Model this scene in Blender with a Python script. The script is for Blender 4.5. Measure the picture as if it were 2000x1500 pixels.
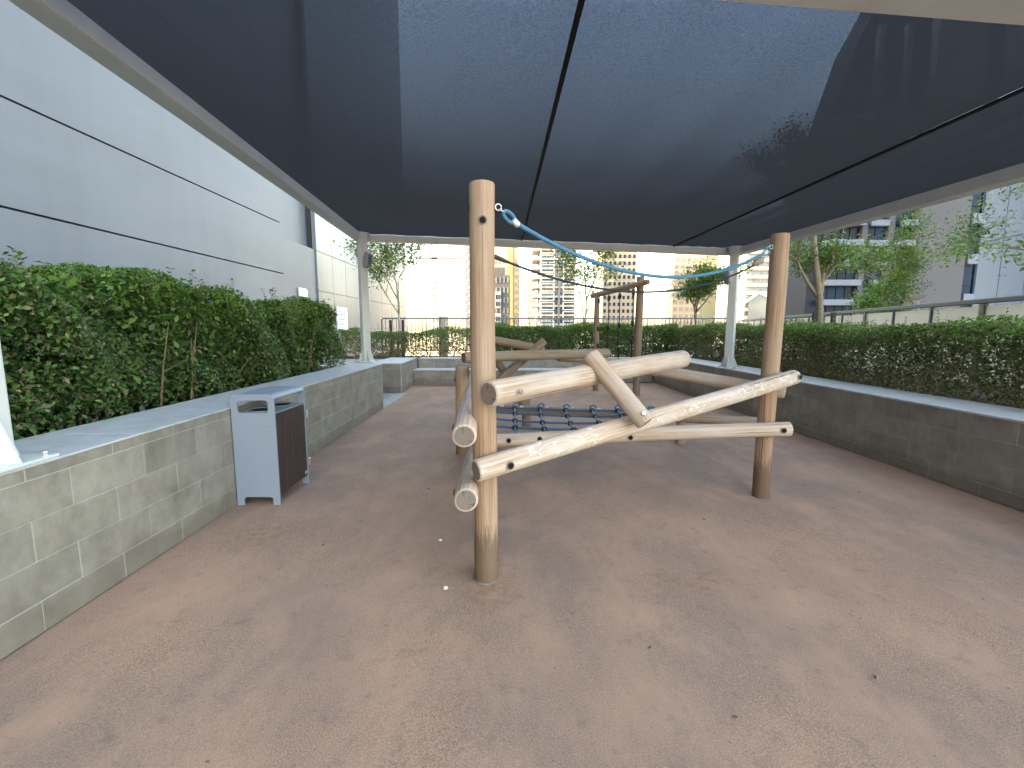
import bpy, bmesh, math, random
import numpy as np
from mathutils import Matrix, Vector, Quaternion
R = math.radians
random.seed(7); rng = np.random.default_rng(11)
for o in list(bpy.data.objects): bpy.data.objects.remove(o)
S = bpy.context.scene; C = S.collection

# ---------------------------------------------------------------- camera, sky, sun, exposure
cam = bpy.data.objects.new('camera', bpy.data.cameras.new('camera')); C.objects.link(cam)
cam.location = (0, 0, 1.5); cam.rotation_euler = (R(90 - 6.98), 0, 0)
cam.data.sensor_width = 36; cam.data.lens = 16.02; cam.data.clip_start = .02; cam.data.clip_end = 9000
S.camera = cam
SUN_EL, SUN_AZ = 20, 263           # azimuth clockwise from +Y: low on the left, behind the clad building
w = bpy.data.worlds.new('World'); S.world = w; w.use_nodes = True
nt = w.node_tree; bg = nt.nodes['Background']; sky = nt.nodes.new('ShaderNodeTexSky')
sky.sky_type = 'NISHITA'; sky.sun_disc = False; sky.sun_elevation = R(SUN_EL); sky.sun_rotation = R(SUN_AZ)
sky.air_density = 1.0; sky.dust_density = 2.6; sky.ozone_density = 1.0
nt.links.new(sky.outputs[0], bg.inputs[0]); bg.inputs[1].default_value = .15
sl = bpy.data.lights.new('sun', 'SUN'); sl.energy = 2.4; sl.angle = R(.5); sl.color = (1, .86, .68)
so = bpy.data.objects.new('sun', sl); C.objects.link(so)
sd = Vector((math.sin(R(SUN_AZ)) * math.cos(R(SUN_EL)), math.cos(R(SUN_AZ)) * math.cos(R(SUN_EL)), math.sin(R(SUN_EL))))
so.rotation_euler = sd.to_track_quat('Z', 'Y').to_euler(); so.location = sd * 60
S.view_settings.view_transform = 'Standard'; S.view_settings.look = 'None'
S.view_settings.exposure = 3.9; S.view_settings.gamma = 1; S.view_settings.use_curve_mapping = False
S.view_settings.use_white_balance = True; S.view_settings.white_balance_temperature = 9100   # camera balanced for open shade

# ---------------------------------------------------------------- materials
class NT:
    def __init__(s, name):
        s.m = bpy.data.materials.new(name); s.m.use_nodes = True; s.t = s.m.node_tree
        s.p = s.t.nodes['Principled BSDF']; s.out = s.t.nodes['Material Output']
    def n(s, typ, **kw):
        x = s.t.nodes.new('ShaderNode' + typ)
        for k, v in kw.items():
            if k.startswith('i_'): x.inputs[k[2:].replace('_', ' ')].default_value = v
            else: setattr(x, k, v)
        return x
    def l(s, a, b): s.t.links.new(a, b)
    def coord(s, scale=(1, 1, 1), kind='Object'):
        c = s.n('TexCoord'); m = s.n('Mapping'); m.inputs['Scale'].default_value = scale
        s.l(c.outputs[kind], m.inputs[0]); return m.outputs[0]
    def wcoord(s, scale=(1, 1, 1)):
        g = s.n('NewGeometry'); m = s.n('Mapping'); m.inputs['Scale'].default_value = scale
        s.l(g.outputs['Position'], m.inputs[0]); return m.outputs[0]
    def noise(s, co, scale, detail=4, rough=.55):
        x = s.n('TexNoise'); x.inputs['Scale'].default_value = scale; x.inputs['Detail'].default_value = detail
        x.inputs['Roughness'].default_value = rough; s.l(co, x.inputs['Vector']); return x.outputs['Fac']
    def ramp(s, fac, stops):
        x = s.n('ValToRGB'); e = x.color_ramp.elements
        while len(e) < len(stops): e.new(.5)
        for k, (p, c) in enumerate(stops):
            e[k].position = p; c = c if hasattr(c, '__len__') else (c, c, c); e[k].color = (*c, 1)
        s.l(fac, x.inputs[0]); return x.outputs[0]
    def mix(s, fac, a, b, mode='MIX'):
        x = s.n('MixRGB', blend_type=mode)
        for i, v in enumerate((fac, a, b)):
            if hasattr(v, 'is_linked'): s.l(v, x.inputs[i])
            elif i == 0: x.inputs[0].default_value = v
            else: x.inputs[i].default_value = (*v, 1)
        return x.outputs[0]
    def rnd(s):
        return s.n('ObjectInfo').outputs['Random']
    def bump(s, h, strength=.3, dist=.01):
        b = s.n('Bump'); b.inputs['Strength'].default_value = strength; b.inputs['Distance'].default_value = dist
        s.l(h, b.inputs['Height']); s.l(b.outputs[0], s.p.inputs['Normal'])
    def base(s, c):
        if hasattr(c, 'is_linked'): s.l(c, s.p.inputs['Base Color'])
        else: s.p.inputs['Base Color'].default_value = (*c, 1)
    def fin(s, rough=.7, metal=0, spec=.5):
        s.p.inputs['Roughness'].default_value = rough; s.p.inputs['Metallic'].default_value = metal
        s.p.inputs['Specular IOR Level'].default_value = spec; return s.m
M = {}
def simple(name, c, rough=.6, metal=0, var=.12, sc=3., spec=.5, bump=0):
    k = NT(name); co = k.coord(); a = k.noise(co, sc, 5)
    k.base(k.ramp(a, [(.3, [v * (1 - var) for v in c]), (.7, [min(1, v * (1 + var)) for v in c])]))
    if bump: k.bump(k.noise(co, sc * 30, 4), bump, .004)
    M[name] = k.fin(rough, metal, spec); return M[name]
def wood(name, ca, cb, grey, gamt, foot=False, scratch=False):
    k = NT(name); co = k.coord((26, 26, .9)); g = k.noise(co, 1.6, 7, .62)
    col = k.ramp(g, [(.28, ca), (.5, [(x + y) / 2 for x, y in zip(ca, cb)]), (.72, cb)])
    fine = k.noise(k.coord((120, 120, 1.6)), 1.0, 4, .65)
    col = k.mix(.5, col, k.ramp(fine, [(.35, (.45, .42, .4)), (.6, (1, 1, 1))]), 'MULTIPLY')
    bl = k.noise(k.coord((3.2, 3.2, 1.3)), 1.3, 5, .6)
    col = k.mix(k.ramp(bl, [(.40, 0), (.66, gamt)]), col, grey)
    kn = k.noise(k.coord((9, 9, 3.5)), 1.0, 2)
    col = k.mix(k.ramp(kn, [(.70, 0), (.78, .55)]), col, [x * .45 for x in ca])
    cr = k.noise(k.coord((75, 75, .55)), 1.0, 2, .4)
    crm = k.ramp(cr, [(.25, 1), (.33, 0)])
    col = k.mix(crm, col, [x * .28 for x in ca])
    if scratch:   # pale scribbles cut into the upper side by play
        iso = k.ramp(k.noise(k.coord((24, 24, 9)), 1.0, 2, .5), [(.475, 0), (.495, .7), (.505, .7), (.525, 0)]); ms = k.ramp(k.noise(k.coord((4, 4, 1.4)), 1.0, 2), [(.40, 0), (.50, 1)])
        col = k.mix(k.mix(1, iso, ms, 'MULTIPLY'), col, (.80, .74, .66))
    if foot:   # splashed dirt climbing the foot of a post
        sx = k.n('SeparateXYZ'); k.l(k.coord(), sx.inputs[0]); ad = k.n('Math', operation='MULTIPLY_ADD'); k.l(k.noise(k.coord((40, 40, 5)), 1, 5, .7), ad.inputs[0]); ad.inputs[1].default_value = -.55; k.l(sx.outputs['Z'], ad.inputs[2])
        col = k.mix(k.ramp(ad.outputs[0], [(0, .75), (.10, 0)]), col, (.13, .075, .048))
    hs = k.n('HueSaturation'); mr = k.n('MapRange'); k.l(k.rnd(), mr.inputs[0]); mr.inputs[3].default_value = .82; mr.inputs[4].default_value = 1.1
    k.l(mr.outputs[0], hs.inputs['Value']); k.l(col, hs.inputs['Color']); k.base(hs.outputs[0])
    h = k.mix(.5, fine, crm, 'SUBTRACT'); k.bump(h, .35, .004)
    M[name] = k.fin(.78, 0, .25)
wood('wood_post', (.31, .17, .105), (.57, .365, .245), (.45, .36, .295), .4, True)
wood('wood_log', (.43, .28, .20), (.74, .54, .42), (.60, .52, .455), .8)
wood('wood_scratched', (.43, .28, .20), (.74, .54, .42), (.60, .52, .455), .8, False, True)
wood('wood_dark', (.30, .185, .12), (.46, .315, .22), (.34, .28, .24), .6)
k = NT('wood_end'); co = k.coord()
ringw = k.n('TexWave', wave_type='RINGS', rings_direction='Z'); ringw.inputs['Scale'].default_value = 42; ringw.inputs['Distortion'].default_value = 3.5; ringw.inputs['Detail'].default_value = 3; ringw.inputs['Detail Scale'].default_value = 4
k.l(co, ringw.inputs['Vector'])
c1 = k.ramp(ringw.outputs['Fac'], [(.1, (.10, .085, .072)), (.8, (.27, .23, .20))])
pz = k.noise(co, 14, 6, .65); c1 = k.mix(k.ramp(pz, [(.42, 0), (.62, .7)]), c1, (.24, .15, .11))
ck = k.noise(k.coord((38, 5, .05)), 1.0, 4, .7); c1 = k.mix(k.ramp(ck, [(.38, .9), (.43, 0)]), c1, (.07, .052, .042))
ck2 = k.noise(k.coord((6, 44, .05)), 1.0, 3, .7); c1 = k.mix(k.ramp(ck2, [(.36, .85), (.41, 0)]), c1, (.08, .06, .05)); k.base(c1); k.bump(pz, .5, .006)
M['wood_end'] = k.fin(.85, 0, .2)

# rubber safety floor: fused granules, dusty blotches, rust stains
k = NT('rubber_floor'); co = k.wcoord()
gr = k.noise(co, 190, 3, .7); gr2 = k.n('TexVoronoi'); gr2.inputs['Scale'].default_value = 260; k.l(co, gr2.inputs['Vector'])
col = k.ramp(gr, [(.30, (.175, .100, .072)), (.5, (.38, .228, .158)), (.68, (.55, .385, .295))])
col = k.mix(.35, col, k.mix(.6, gr2.outputs['Color'], (.5, .38, .30)), 'OVERLAY')
big = k.noise(co, .55, 6, .6); col = k.mix(k.ramp(big, [(.40, 0), (.62, .6)]), col, (.225, .165, .132))
mid = k.noise(k.wcoord((1, .6, 1)), 2.3, 6, .65); col = k.mix(k.ramp(mid, [(.44, 0), (.66, .75)]), col, (.48, .278, .19))
sm = k.noise(co, 9, 5, .7); col = k.mix(k.ramp(sm, [(.56, 0), (.72, .45)]), col, (.15, .115, .095))
sp = k.noise(co, 46, 2, .5); col = k.mix(k.ramp(sp, [(.735, 0), (.76, .7)]), col, (.08, .06, .05))
for (sx, sy, sr) in ((.93, 2.58, .14), (1.12, 2.50, .12), (1.22, 2.62, .13), (-.13, 2.47, .22), (-1.85, 3.2, .3)):
    d = k.n('VectorMath', operation='DISTANCE'); k.l(co, d.inputs[0]); d.inputs[1].default_value = (sx, sy, 0)
    f = k.n('MapRange'); k.l(d.outputs['Value'], f.inputs[0]); f.inputs[1].default_value = sr; f.inputs[2].default_value = 0
    f.inputs[3].default_value = 0; f.inputs[4].default_value = 1
    mm = k.n('Math', operation='MULTIPLY'); k.l(f.outputs[0], mm.inputs[0]); k.l(k.ramp(k.noise(co, 16, 5, .6), [(.42, 0), (.62, .9)]), mm.inputs[1])
    col = k.mix(mm.outputs[0], col, (.26, .13, .065))
k.base(col); k.bump(k.mix(.5, gr, gr2.outputs['Distance']), .55, .006); M['rubber_floor'] = k.fin(.85, 0, .25)

k = NT('tile_stone'); co = k.wcoord()
a = k.noise(co, 4.2, 9, .68); b = k.noise(k.wcoord((1, 1, .35)), 11, 7, .7)
col = k.ramp(a, [(.30, (.20, .178, .15)), (.5, (.285, .254, .214)), (.72, (.37, .334, .288))])
col = k.mix(.35, col, k.ramp(b, [(.35, (.68, .66, .62)), (.65, (1.1, 1.08, 1.05))]), 'MULTIPLY')
mr = k.n('MapRange'); k.l(k.rnd(), mr.inputs[0]); mr.inputs[3].default_value = .9; mr.inputs[4].default_value = 1.08
hs = k.n('HueSaturation'); k.l(mr.outputs[0], hs.inputs['Value']); k.l(col, hs.inputs['Color'])
sx = k.n('SeparateXYZ'); k.l(k.wcoord(), sx.inputs[0])
ad = k.n('Math', operation='MULTIPLY_ADD'); k.l(k.noise(co, 5, 4), ad.inputs[0]); ad.inputs[1].default_value = -.22; k.l(sx.outputs['Z'], ad.inputs[2])
dirt = k.ramp(ad.outputs[0], [(0, .5), (.07, 0)])
k.base(k.mix(dirt, hs.outputs[0], (.16, .13, .10))); k.bump(k.noise(co, 60, 4), .12, .003); M['tile_stone'] = k.fin(.55, 0, .4)
simple('grout', (.44, .41, .355), .9)
simple('coping_stone', (.50, .50, .50), .5, 0, .14, 6, .5, .1)
simple('concrete', (.36, .345, .31), .85, 0, .2, 2.5, .3, .2)
simple('foot_grout', (.20, .165, .135), .95, 0, .4, 30); simple('paver', (.30, .30, .30), .8, 0, .15, 2)
simple('soil', (.06, .042, .03), .95, 0, .4, 20, .1, .8)
simple('white_steel', (.62, .635, .615), .38, 0, .05, 4)
simple('beam_steel', (.58, .575, .54), .5, 0, .06, 4)
simple('lamp_grey', (.27, .27, .29), .5, 0, .06, 4)
simple('bin_steel', (.27, .315, .38), .42, .15, .03, 3)
simple('bin_lid', (.20, .215, .24), .45, .2, .05, 3)
simple('black_plastic', (.010, .010, .011), .8, 0, .1, 3, .2)
simple('slate_metal', (.06, .075, .088), .6, 0, .05)
simple('galv', (.55, .55, .53), .35, .85, .06, 20)
simple('rail_steel', (.20, .205, .21), .45, .2, .05)
simple('dark_net', (.02, .022, .028), .6)
simple('ferrule', (.62, .62, .62), .5)
simple('panel_beige', (.66, .63, .56), .7, 0, .05, 2)
k = NT('panel_frosted'); k.base((.70, .67, .60)); k.fin(.5); tl = k.n('BsdfTranslucent'); tl.inputs[0].default_value = (.74, .71, .64, 1); mx = k.n('MixShader'); mx.inputs[0].default_value = .5
k.l(k.p.outputs[0], mx.inputs[1]); k.l(tl.outputs[0], mx.inputs[2]); k.l(mx.outputs[0], k.out.inputs[0]); M['panel_frosted'] = k.m
simple('cream', (.29, .262, .225), .8, 0, .06, .3); simple('white_wall', (.34, .335, .325), .8, 0, .05, .3)
simple('orange_wall', (.40, .21, .09), .8); simple('grey_wall', (.055, .06, .068), .75); simple('mid_grey', (.075, .082, .1), .7, 0, .05, .3)
simple('sand_wall', (.265, .228, .185), .8, 0, .05, .3); simple('green_wall', (.20, .26, .13), .35)
simple('ground_far', (.44, .38, .28), .95, 0, .2, .02); simple('road', (.10, .10, .10), .9)
simple('pebble_white', (.66, .60, .52), .8); simple('dry_leaf', (.11, .07, .04), .9)
simple('bark', (.25, .20, .145), .9, 0, .35, 25, .2, .8); simple('bark_pale', (.40, .36, .30), .85, 0, .25, 25, .2, .5); simple('twig', (.27, .19, .12), .9, 0, .3, 20, .2)
simple('stake', (.035, .028, .024), .8); simple('paper', (.66, .68, .74), .6); simple('panel_blue', (.085, .13, .205), .85, 0, .03, .5, .1)
simple('joint_dark', (.03, .032, .036), .8)
def glass(name, c, rough=.08, spec=.6):
    k = NT(name); k.base(c); M[name] = k.fin(rough, .0, spec)
glass('navy_glass', (.004, .009, .022), .3, .12); glass('navy_pane', (.005, .02, .05), .3, .08); simple('tower_band', (.054, .084, .142), .6, 0, .05, .3); simple('tower_grey', (.024, .032, .05), .7, 0, .06, .3); glass('glass_dark', (.018, .03, .055)); glass('glass_blue', (.03, .085, .17)); glass('glass_grey', (.10, .12, .15)); glass('glass_warm', (.16, .13, .095), .2)
# cladding of the building on the left: smooth grey panels with faint streaks
def clad(name, c, rough):
    k = NT(name); co = k.wcoord((.25, .25, .9)); a = k.noise(co, 1.1, 6, .6); st = k.noise(k.wcoord((1.4, 1.4, .06)), 2, 4, .6)
    col = k.ramp(a, [(.3, [v * .9 for v in c]), (.7, [v * 1.07 for v in c])])
    col = k.mix(.5, col, k.ramp(st, [(.35, (.88, .88, .88)), (.6, (1, 1, 1))]), 'MULTIPLY'); k.base(col); M[name] = k.fin(rough, 0, .5)
clad('clad_grey', (.15, .165, .19), .45); clad('clad_gloss', (.16, .185, .225), .16)
k = NT('plank'); co = k.coord((60, 60, 1.5)); a = k.noise(co, 1.2, 5, .6)
k.base(k.ramp(a, [(.3, (.028, .016, .015)), (.7, (.075, .042, .038))])); k.bump(a, .3, .003); M['plank'] = k.fin(.6, 0, .35)
# laid rope
def rope_mat(name, ca, cb):
    k = NT(name); c = k.coord(kind='UV'); wv = k.n('TexWave', wave_type='BANDS', bands_direction='DIAGONAL'); wv.inputs['Scale'].default_value = 5; wv.inputs['Distortion'].default_value = .6
    k.l(c, wv.inputs['Vector']); k.base(k.ramp(wv.outputs['Fac'], [(.1, ca), (.8, cb)])); k.bump(wv.outputs['Fac'], .6, .004); M[name] = k.fin(.6, 0, .3)
rope_mat('rope_blue', (.025, .10, .19), (.09, .33, .50)); rope_mat('rope_dark', (.012, .014, .02), (.045, .055, .075)); rope_mat('rope_net', (.03, .09, .17), (.08, .22, .36))
# knitted shade mesh: open holes that close up at grazing angles
k = NT('shade_mesh'); co = k.wcoord()
kn = k.noise(k.wcoord((120, 75, 75)), 1, 4, .75); fo = k.noise(k.wcoord((1.2, .25, 1)), 1.6, 4, .55)
col = k.ramp(kn, [(.3, (.022, .022, .022)), (.7, (.058, .057, .055))]); col = k.mix(.4, col, k.ramp(fo, [(.3, (.7, .7, .7)), (.7, (1, 1, 1))]), 'MULTIPLY')
k.base(col); k.fin(.9, 0, .1)
lw = k.n('LayerWeight'); lw.inputs['Blend'].default_value = .5
op = k.ramp(lw.outputs['Facing'], [(.0, .45), (.30, .30), (.455, .05), (.58, .026), (.68, .006), (.76, .0)])
op = k.mix(1, op, k.ramp(kn, [(.32, .35), (.66, 1.5)]), 'MULTIPLY')
tr = k.n('BsdfTransparent'); tr.inputs[0].default_value = (.62, .78, 1, 1); tl = k.n('BsdfTranslucent'); tl.inputs[0].default_value = (.05, .052, .06, 1)
m0 = k.n('MixShader'); m0.inputs[0].default_value = .3; k.l(k.p.outputs[0], m0.inputs[1]); k.l(tl.outputs[0], m0.inputs[2])
m1 = k.n('MixShader'); k.l(op, m1.inputs[0]); k.l(m0.outputs[0], m1.inputs[1]); k.l(tr.outputs[0], m1.inputs[2]); k.l(m1.outputs[0], k.out.inputs[0])
M['shade_mesh'] = k.m
def leaf(name, cols, trans=.35):
    k = NT(name); g = k.n('NewGeometry'); n = len(cols)
    col = k.ramp(g.outputs['Random Per Island'], [(i / max(1, n - 1), c) for i, c in enumerate(cols)])
    k.base(col); k.fin(.42, 0, .45); tl = k.n('BsdfTranslucent'); k.l(k.mix(1, col, (1.5, 1.5, .6), 'MULTIPLY'), tl.inputs[0])
    mx = k.n('MixShader'); mx.inputs[0].default_value = trans; k.l(k.p.outputs[0], mx.inputs[1]); k.l(tl.outputs[0], mx.inputs[2]); k.l(mx.outputs[0], k.out.inputs[0])
    M[name] = k.m
leaf('leaf_dark', [(.018, .05, .02), (.045, .105, .032), (.075, .155, .045), (.14, .25, .075)])
leaf('leaf_fresh', [(.05, .12, .03), (.09, .20, .042), (.14, .27, .06), (.21, .34, .09)])
leaf('leaf_olive', [(.13, .13, .06), (.20, .185, .09), (.26, .21, .125), (.38, .31, .21)], .3)
leaf('leaf_tree', [(.04, .10, .022), (.075, .16, .03), (.12, .22, .05), (.17, .22, .06)], .28)

# ---------------------------------------------------------------- mesh helpers
W = {}
def _tag(o, label=None, cat=None, group=None, kind=None):
    for k_, v in (('label', label), ('category', cat), ('group', group), ('kind', kind)):
        if v: o[k_] = v
    return o
def place(o, parent, Mw):
    C.objects.link(o); W[o] = Mw
    if parent: o.parent = parent; o.matrix_local = W[parent].inverted() @ Mw
    else: o.matrix_local = Mw
    return o
def empty(name, loc, label=None, cat=None, group=None):
    o = bpy.data.objects.new(name, None); o.empty_display_size = .2
    return _tag(place(o, None, Matrix.Translation(loc)), label, cat, group)
def mesh(name, v, f, mats, smooth=False, midx=None, uv=None):
    me = bpy.data.meshes.new(name); me.from_pydata([tuple(p) for p in v], [], [tuple(q) for q in f])
    for m_ in (mats if isinstance(mats, (list, tuple)) else [mats]): me.materials.append(M[m_])
    if midx is not None: me.polygons.foreach_set('material_index', midx)
    if uv is not None:
        l = me.uv_layers.new(); l.data.foreach_set('uv', np.asarray([uv[i] for q in f for i in q], dtype=np.float32).ravel())
    if smooth is True: me.polygons.foreach_set('use_smooth', [True] * len(f))
    elif smooth: me.polygons.foreach_set('use_smooth', smooth)
    me.update(); return me
def inst(name, me, parent, Mw): return place(bpy.data.objects.new(name, me), parent, Mw)
def put(name, v, f, mat, parent=None, origin=None, **kw):
    """vertices in world coordinates; the object's own origin sits at its parent's (or at origin)"""
    o = Vector(origin) if origin is not None else (W[parent].translation if parent else Vector((0, 0, 0)))
    return inst(name, mesh(name, [Vector(p) - o for p in v], f, mat, **kw), parent, Matrix.Translation(o))
BF = [(0, 3, 2, 1), (4, 5, 6, 7), (0, 1, 5, 4), (1, 2, 6, 5), (2, 3, 7, 6), (3, 0, 4, 7)]
def boxv(x0, x1, y0, y1, z0, z1): return [(x0, y0, z0), (x1, y0, z0), (x1, y1, z0), (x0, y1, z0), (x0, y0, z1), (x1, y0, z1), (x1, y1, z1), (x0, y1, z1)]
def pbox(name, x0, x1, y0, y1, z0, z1, mat, parent=None, origin=None): return put(name, boxv(x0, x1, y0, y1, z0, z1), BF, mat, parent, origin)
_cb = {}
def cbox(sx, sy, sz, b, mat, seg=1):
    """bevelled box centred on the origin, shared between alike pieces"""
    key = (round(sx, 3), round(sy, 3), round(sz, 3), b, mat, seg)
    if key not in _cb:
        bm = bmesh.new(); bmesh.ops.create_cube(bm, size=1)
        for v in bm.verts: v.co = Vector((v.co.x * sx, v.co.y * sy, v.co.z * sz))
        bmesh.ops.bevel(bm, geom=bm.edges[:], offset=b, segments=seg, affect='EDGES', profile=.5)
        me = bpy.data.meshes.new('piece'); bm.to_mesh(me); bm.free(); me.materials.append(M[mat]); _cb[key] = me
    return _cb[key]
def frame(p, d, up=Vector((0, 0, 1))):
    """matrix at p with local Z along d"""
    d = Vector(d).normalized(); x = up.cross(d)
    if x.length < 1e-4: x = Vector((1, 0, 0))
    x.normalize(); y = d.cross(x); m = Matrix((x, y, d)).transposed().to_4x4(); m.translation = p; return m
def tubev(pts, rads, n=8, cap=True, v0=0):
    pts = [Vector(p) for p in pts]; V, F, U = [], [], []; L = 0; ref = None
    for i, p in enumerate(pts):
        t = (pts[min(i + 1, len(pts) - 1)] - pts[max(i - 1, 0)])
        t = t.normalized() if t.length else Vector((0, 0, 1))
        if ref is None: ref = t.orthogonal().normalized()
        ref = (ref - t * ref.dot(t)); ref = ref.normalized() if ref.length > 1e-5 else t.orthogonal().normalized(); bb = t.cross(ref)
        if i: L += (p - pts[i - 1]).length
        r = rads[i] if hasattr(rads, '__len__') else rads
        for j in range(n):
            a = 2 * math.pi * j / n; V.append(p + (ref * math.cos(a) + bb * math.sin(a)) * r); U.append((j / n, L / (r * 6.28 + 1e-6)))
    for i in range(len(pts) - 1):
        for j in range(n):
            a, b_ = v0 + i * n + j, v0 + i * n + (j + 1) % n; F.append((a, b_, b_ + n, a + n))
    if cap: F.append(tuple(v0 + j for j in range(n - 1, -1, -1))); F.append(tuple(v0 + (len(pts) - 1) * n + j for j in range(n)))
    return V, F, U
def tube(name, pts, r, mat, parent=None, n=8, origin=None):
    V, F, U = tubev(pts, r, n); return put(name, V, F, mat, parent, origin, smooth=True, uv=U)
class MB:
    def __init__(s): s.v = []; s.f = []; s.m = []
    def add(s, V, F, mi=0):
        k_ = len(s.v); s.v += [tuple(p) for p in V]; s.f += [tuple(i + k_ for i in q) for q in F]; s.m += [mi] * len(F)
    def tube(s, pts, r, n=5, mi=0): V, F, U = tubev(pts, r, n, True, 0); s.add(V, F, mi)
    def box(s, *a, mi=0): s.add(boxv(*a), BF, mi)
    def put(s, name, mats, parent=None, origin=None, smooth=False): return put(name, s.v, s.f, mats, parent, origin, midx=s.m, smooth=smooth)

def log(name, p, q, d, mat, parent, seed=0, d2=None):
    """a debarked round log from p to q: slightly uneven, edges eased, end grain on both cut faces"""
    p, q = Vector(p), Vector(q); L = (q - p).length; n = 36; rr = random.Random(seed * 13 + 5); r = d / 2
    zs = [0, .004, .012] + [L * i / 18 for i in range(1, 18)] + [L - .012, L - .004, L]
    rs = [r - .012, r - .003, r] + [r] * 17 + [r, r - .003, r - .012]
    ph = [rr.uniform(0, 6.3) for _ in range(6)]; V, F, mi, sm = [], [], [], []
    d2 = d2 or d
    for z, r_ in zip(zs, rs):
        r_ *= 1 + (d2 / d - 1) * z / L
        for j in range(n):
            a = 2 * math.pi * j / n
            k_ = 1 + .012 * math.sin(2 * a + ph[0] + z * 1.3) + .008 * math.sin(3 * a + ph[1] - z * 2.1) + .008 * math.sin(z * 5 + ph[2])
            V.append((r_ * k_ * math.cos(a) + .006 * math.sin(z * 2 + ph[3]), r_ * k_ * math.sin(a) + .006 * math.sin(z * 1.6 + ph[4]), z))
    for i in range(len(zs) - 1):
        for j in range(n): F.append((i * n + j, i * n + (j + 1) % n, (i + 1) * n + (j + 1) % n, (i + 1) * n + j)); mi.append(0); sm.append(True)
    F.append(tuple(range(n - 1, -1, -1))); F.append(tuple((len(zs) - 1) * n + j for j in range(n))); mi += [1, 1]; sm += [False, False]
    return inst(name, mesh(name, V, F, [mat, 'wood_end'], smooth=sm, midx=mi), parent, frame(p, q - p))
def disc_mesh(name, r, h, mat, hole=0, n=20):
    V, F = [], []; prof = [(r, 0), (r, h * .7), (r * .85, h)] + ([(hole, h), (hole, h * .35)] if hole else [])
    for (a, z) in prof:
        for j in range(n): t = 2 * math.pi * j / n; V.append((a * math.cos(t), a * math.sin(t), z))
    for i in range(len(prof) - 1):
        for j in range(n): F.append((i * n + j, i * n + (j + 1) % n, (i + 1) * n + (j + 1) % n, (i + 1) * n + j))
    F.append(tuple((len(prof) - 1) * n + j for j in range(n))); return mesh(name, V, F, mat)
def torus(name, c, axis, Rr, r, mat, parent, sx=1., n=20):
    m_ = frame(c, axis); pts = [m_ @ Vector((Rr * sx * math.cos(2 * math.pi * j / n), Rr * math.sin(2 * math.pi * j / n), 0)) for j in range(n + 1)]
    return tube(name, pts, r, mat, parent, 7)

# ---------------------------------------------------------------- ground and terrace
_tag(put('ground', [(-4000, -4000, -26), (4000, -4000, -26), (4000, 4000, -26), (-4000, 4000, -26)], [(0, 1, 2, 3)], 'ground_far'), kind='structure')
_tag(pbox('terrace_slab', -7.6, 40, -12, 16.2, -26, -.02, 'paver'), kind='structure')
_tag(pbox('terrace_extension', 7.6, 40, 16.2, 42, -26, -.02, 'paver'), kind='structure')
N = 60
gx = np.linspace(-2.9, 4.6, 41); gy = np.linspace(-3, 12.5, 81)
fl = [(x, y, .004 * math.sin(x * 1.7 + y * .6) * math.sin(y * 1.1) - .004) for y in gy for x in gx]
ff = [(j * 41 + i, j * 41 + i + 1, (j + 1) * 41 + i + 1, (j + 1) * 41 + i) for j in range(80) for i in range(40)]
_tag(put('play_floor', fl, ff, 'rubber_floor', smooth=True), kind='structure')
gp = _tag(pbox('path', -4.6, -2.42, 8.5, 10.47, -.018, .006, 'concrete'), kind='structure')
pm = cbox(.58, .30, .016, .004, 'paver')
for i in range(3):
    for j in range(6): inst('paver', pm, gp, Matrix.Translation((-4.25 + i * .6 + (.0 if j % 2 else .08), 8.68 + j * .315, .008)))

# ---------------------------------------------------------------- tiled planter walls
def wall_run(name, P, Q, h, th, side, label, courses, L, offs, cop_w, cop_t=.022, ends=(0, 0), ov=.012):
    """P->Q is the tiled face line on the floor; side = +1 if the wall body lies to the left of P->Q"""
    P, Q = Vector((*P, 0)), Vector((*Q, 0)); u = (Q - P).normalized(); nb = Vector((-u.y, u.x, 0)) * side; Lw = (Q - P).length
    root = empty(name, P + nb * th / 2, label, 'planter wall'); up = Vector((0, 0, 1))
    rot = Matrix((u, nb, up)).transposed().to_4x4()
    def T(s, t, z): m_ = rot.copy(); m_.translation = P + u * s + nb * t + up * z; return m_
    inst('wall_core', cbox(Lw - .006, th - .006, h - cop_t - .001, .002, 'grout'), root, T(Lw / 2, th / 2, (h - cop_t - .001) / 2))
    for r_, (z0, z1) in enumerate(courses):
        s = -offs[r_ % 2]
        while s < Lw:
            a, b_ = max(0, s), min(Lw, s + L); s += L
            if b_ - a < .05: continue
            jx = random.uniform(-.0012, .0012)
            inst('tile', cbox(b_ - a - .006, .012, z1 - z0 - .005, .0018, 'tile_stone'), root, T((a + b_) / 2, .006 + jx, (z0 + z1) / 2))
    for e, on in zip((0, 1), ends):
        if on:
            for (z0, z1) in courses:
                inst('tile', cbox(.012, th - .03, z1 - z0 - .005, .0018, 'tile_stone'), root, T(.005 if e == 0 else Lw - .005, th / 2 + .004, (z0 + z1) / 2))
    s = 0
    while s < Lw:
        l_ = min(1.2, Lw - s)
        if l_ > .03: inst('coping_slab', cbox(l_ - .004, cop_w, cop_t, .004, 'coping_stone', 2), root, T(s + l_ / 2, cop_w / 2 - ov, h - cop_t / 2))
        s += 1.2
    return root
cl = [(0, .157), (.157, .362), (.362, .567), (.567, .770), (.770, .831)]
wall_run('planter_wall', (-2.302, .4), (-2.425, 8.5), .845, .56, 1, 'long grey tiled planter wall on the left behind the litter bin', cl, .49, (.25, .03), .60, .013, ends=(0, 1), ov=.004)
cr_ = [(0, .12), (.12, .325), (.325, .53), (.53, .724)]
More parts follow.
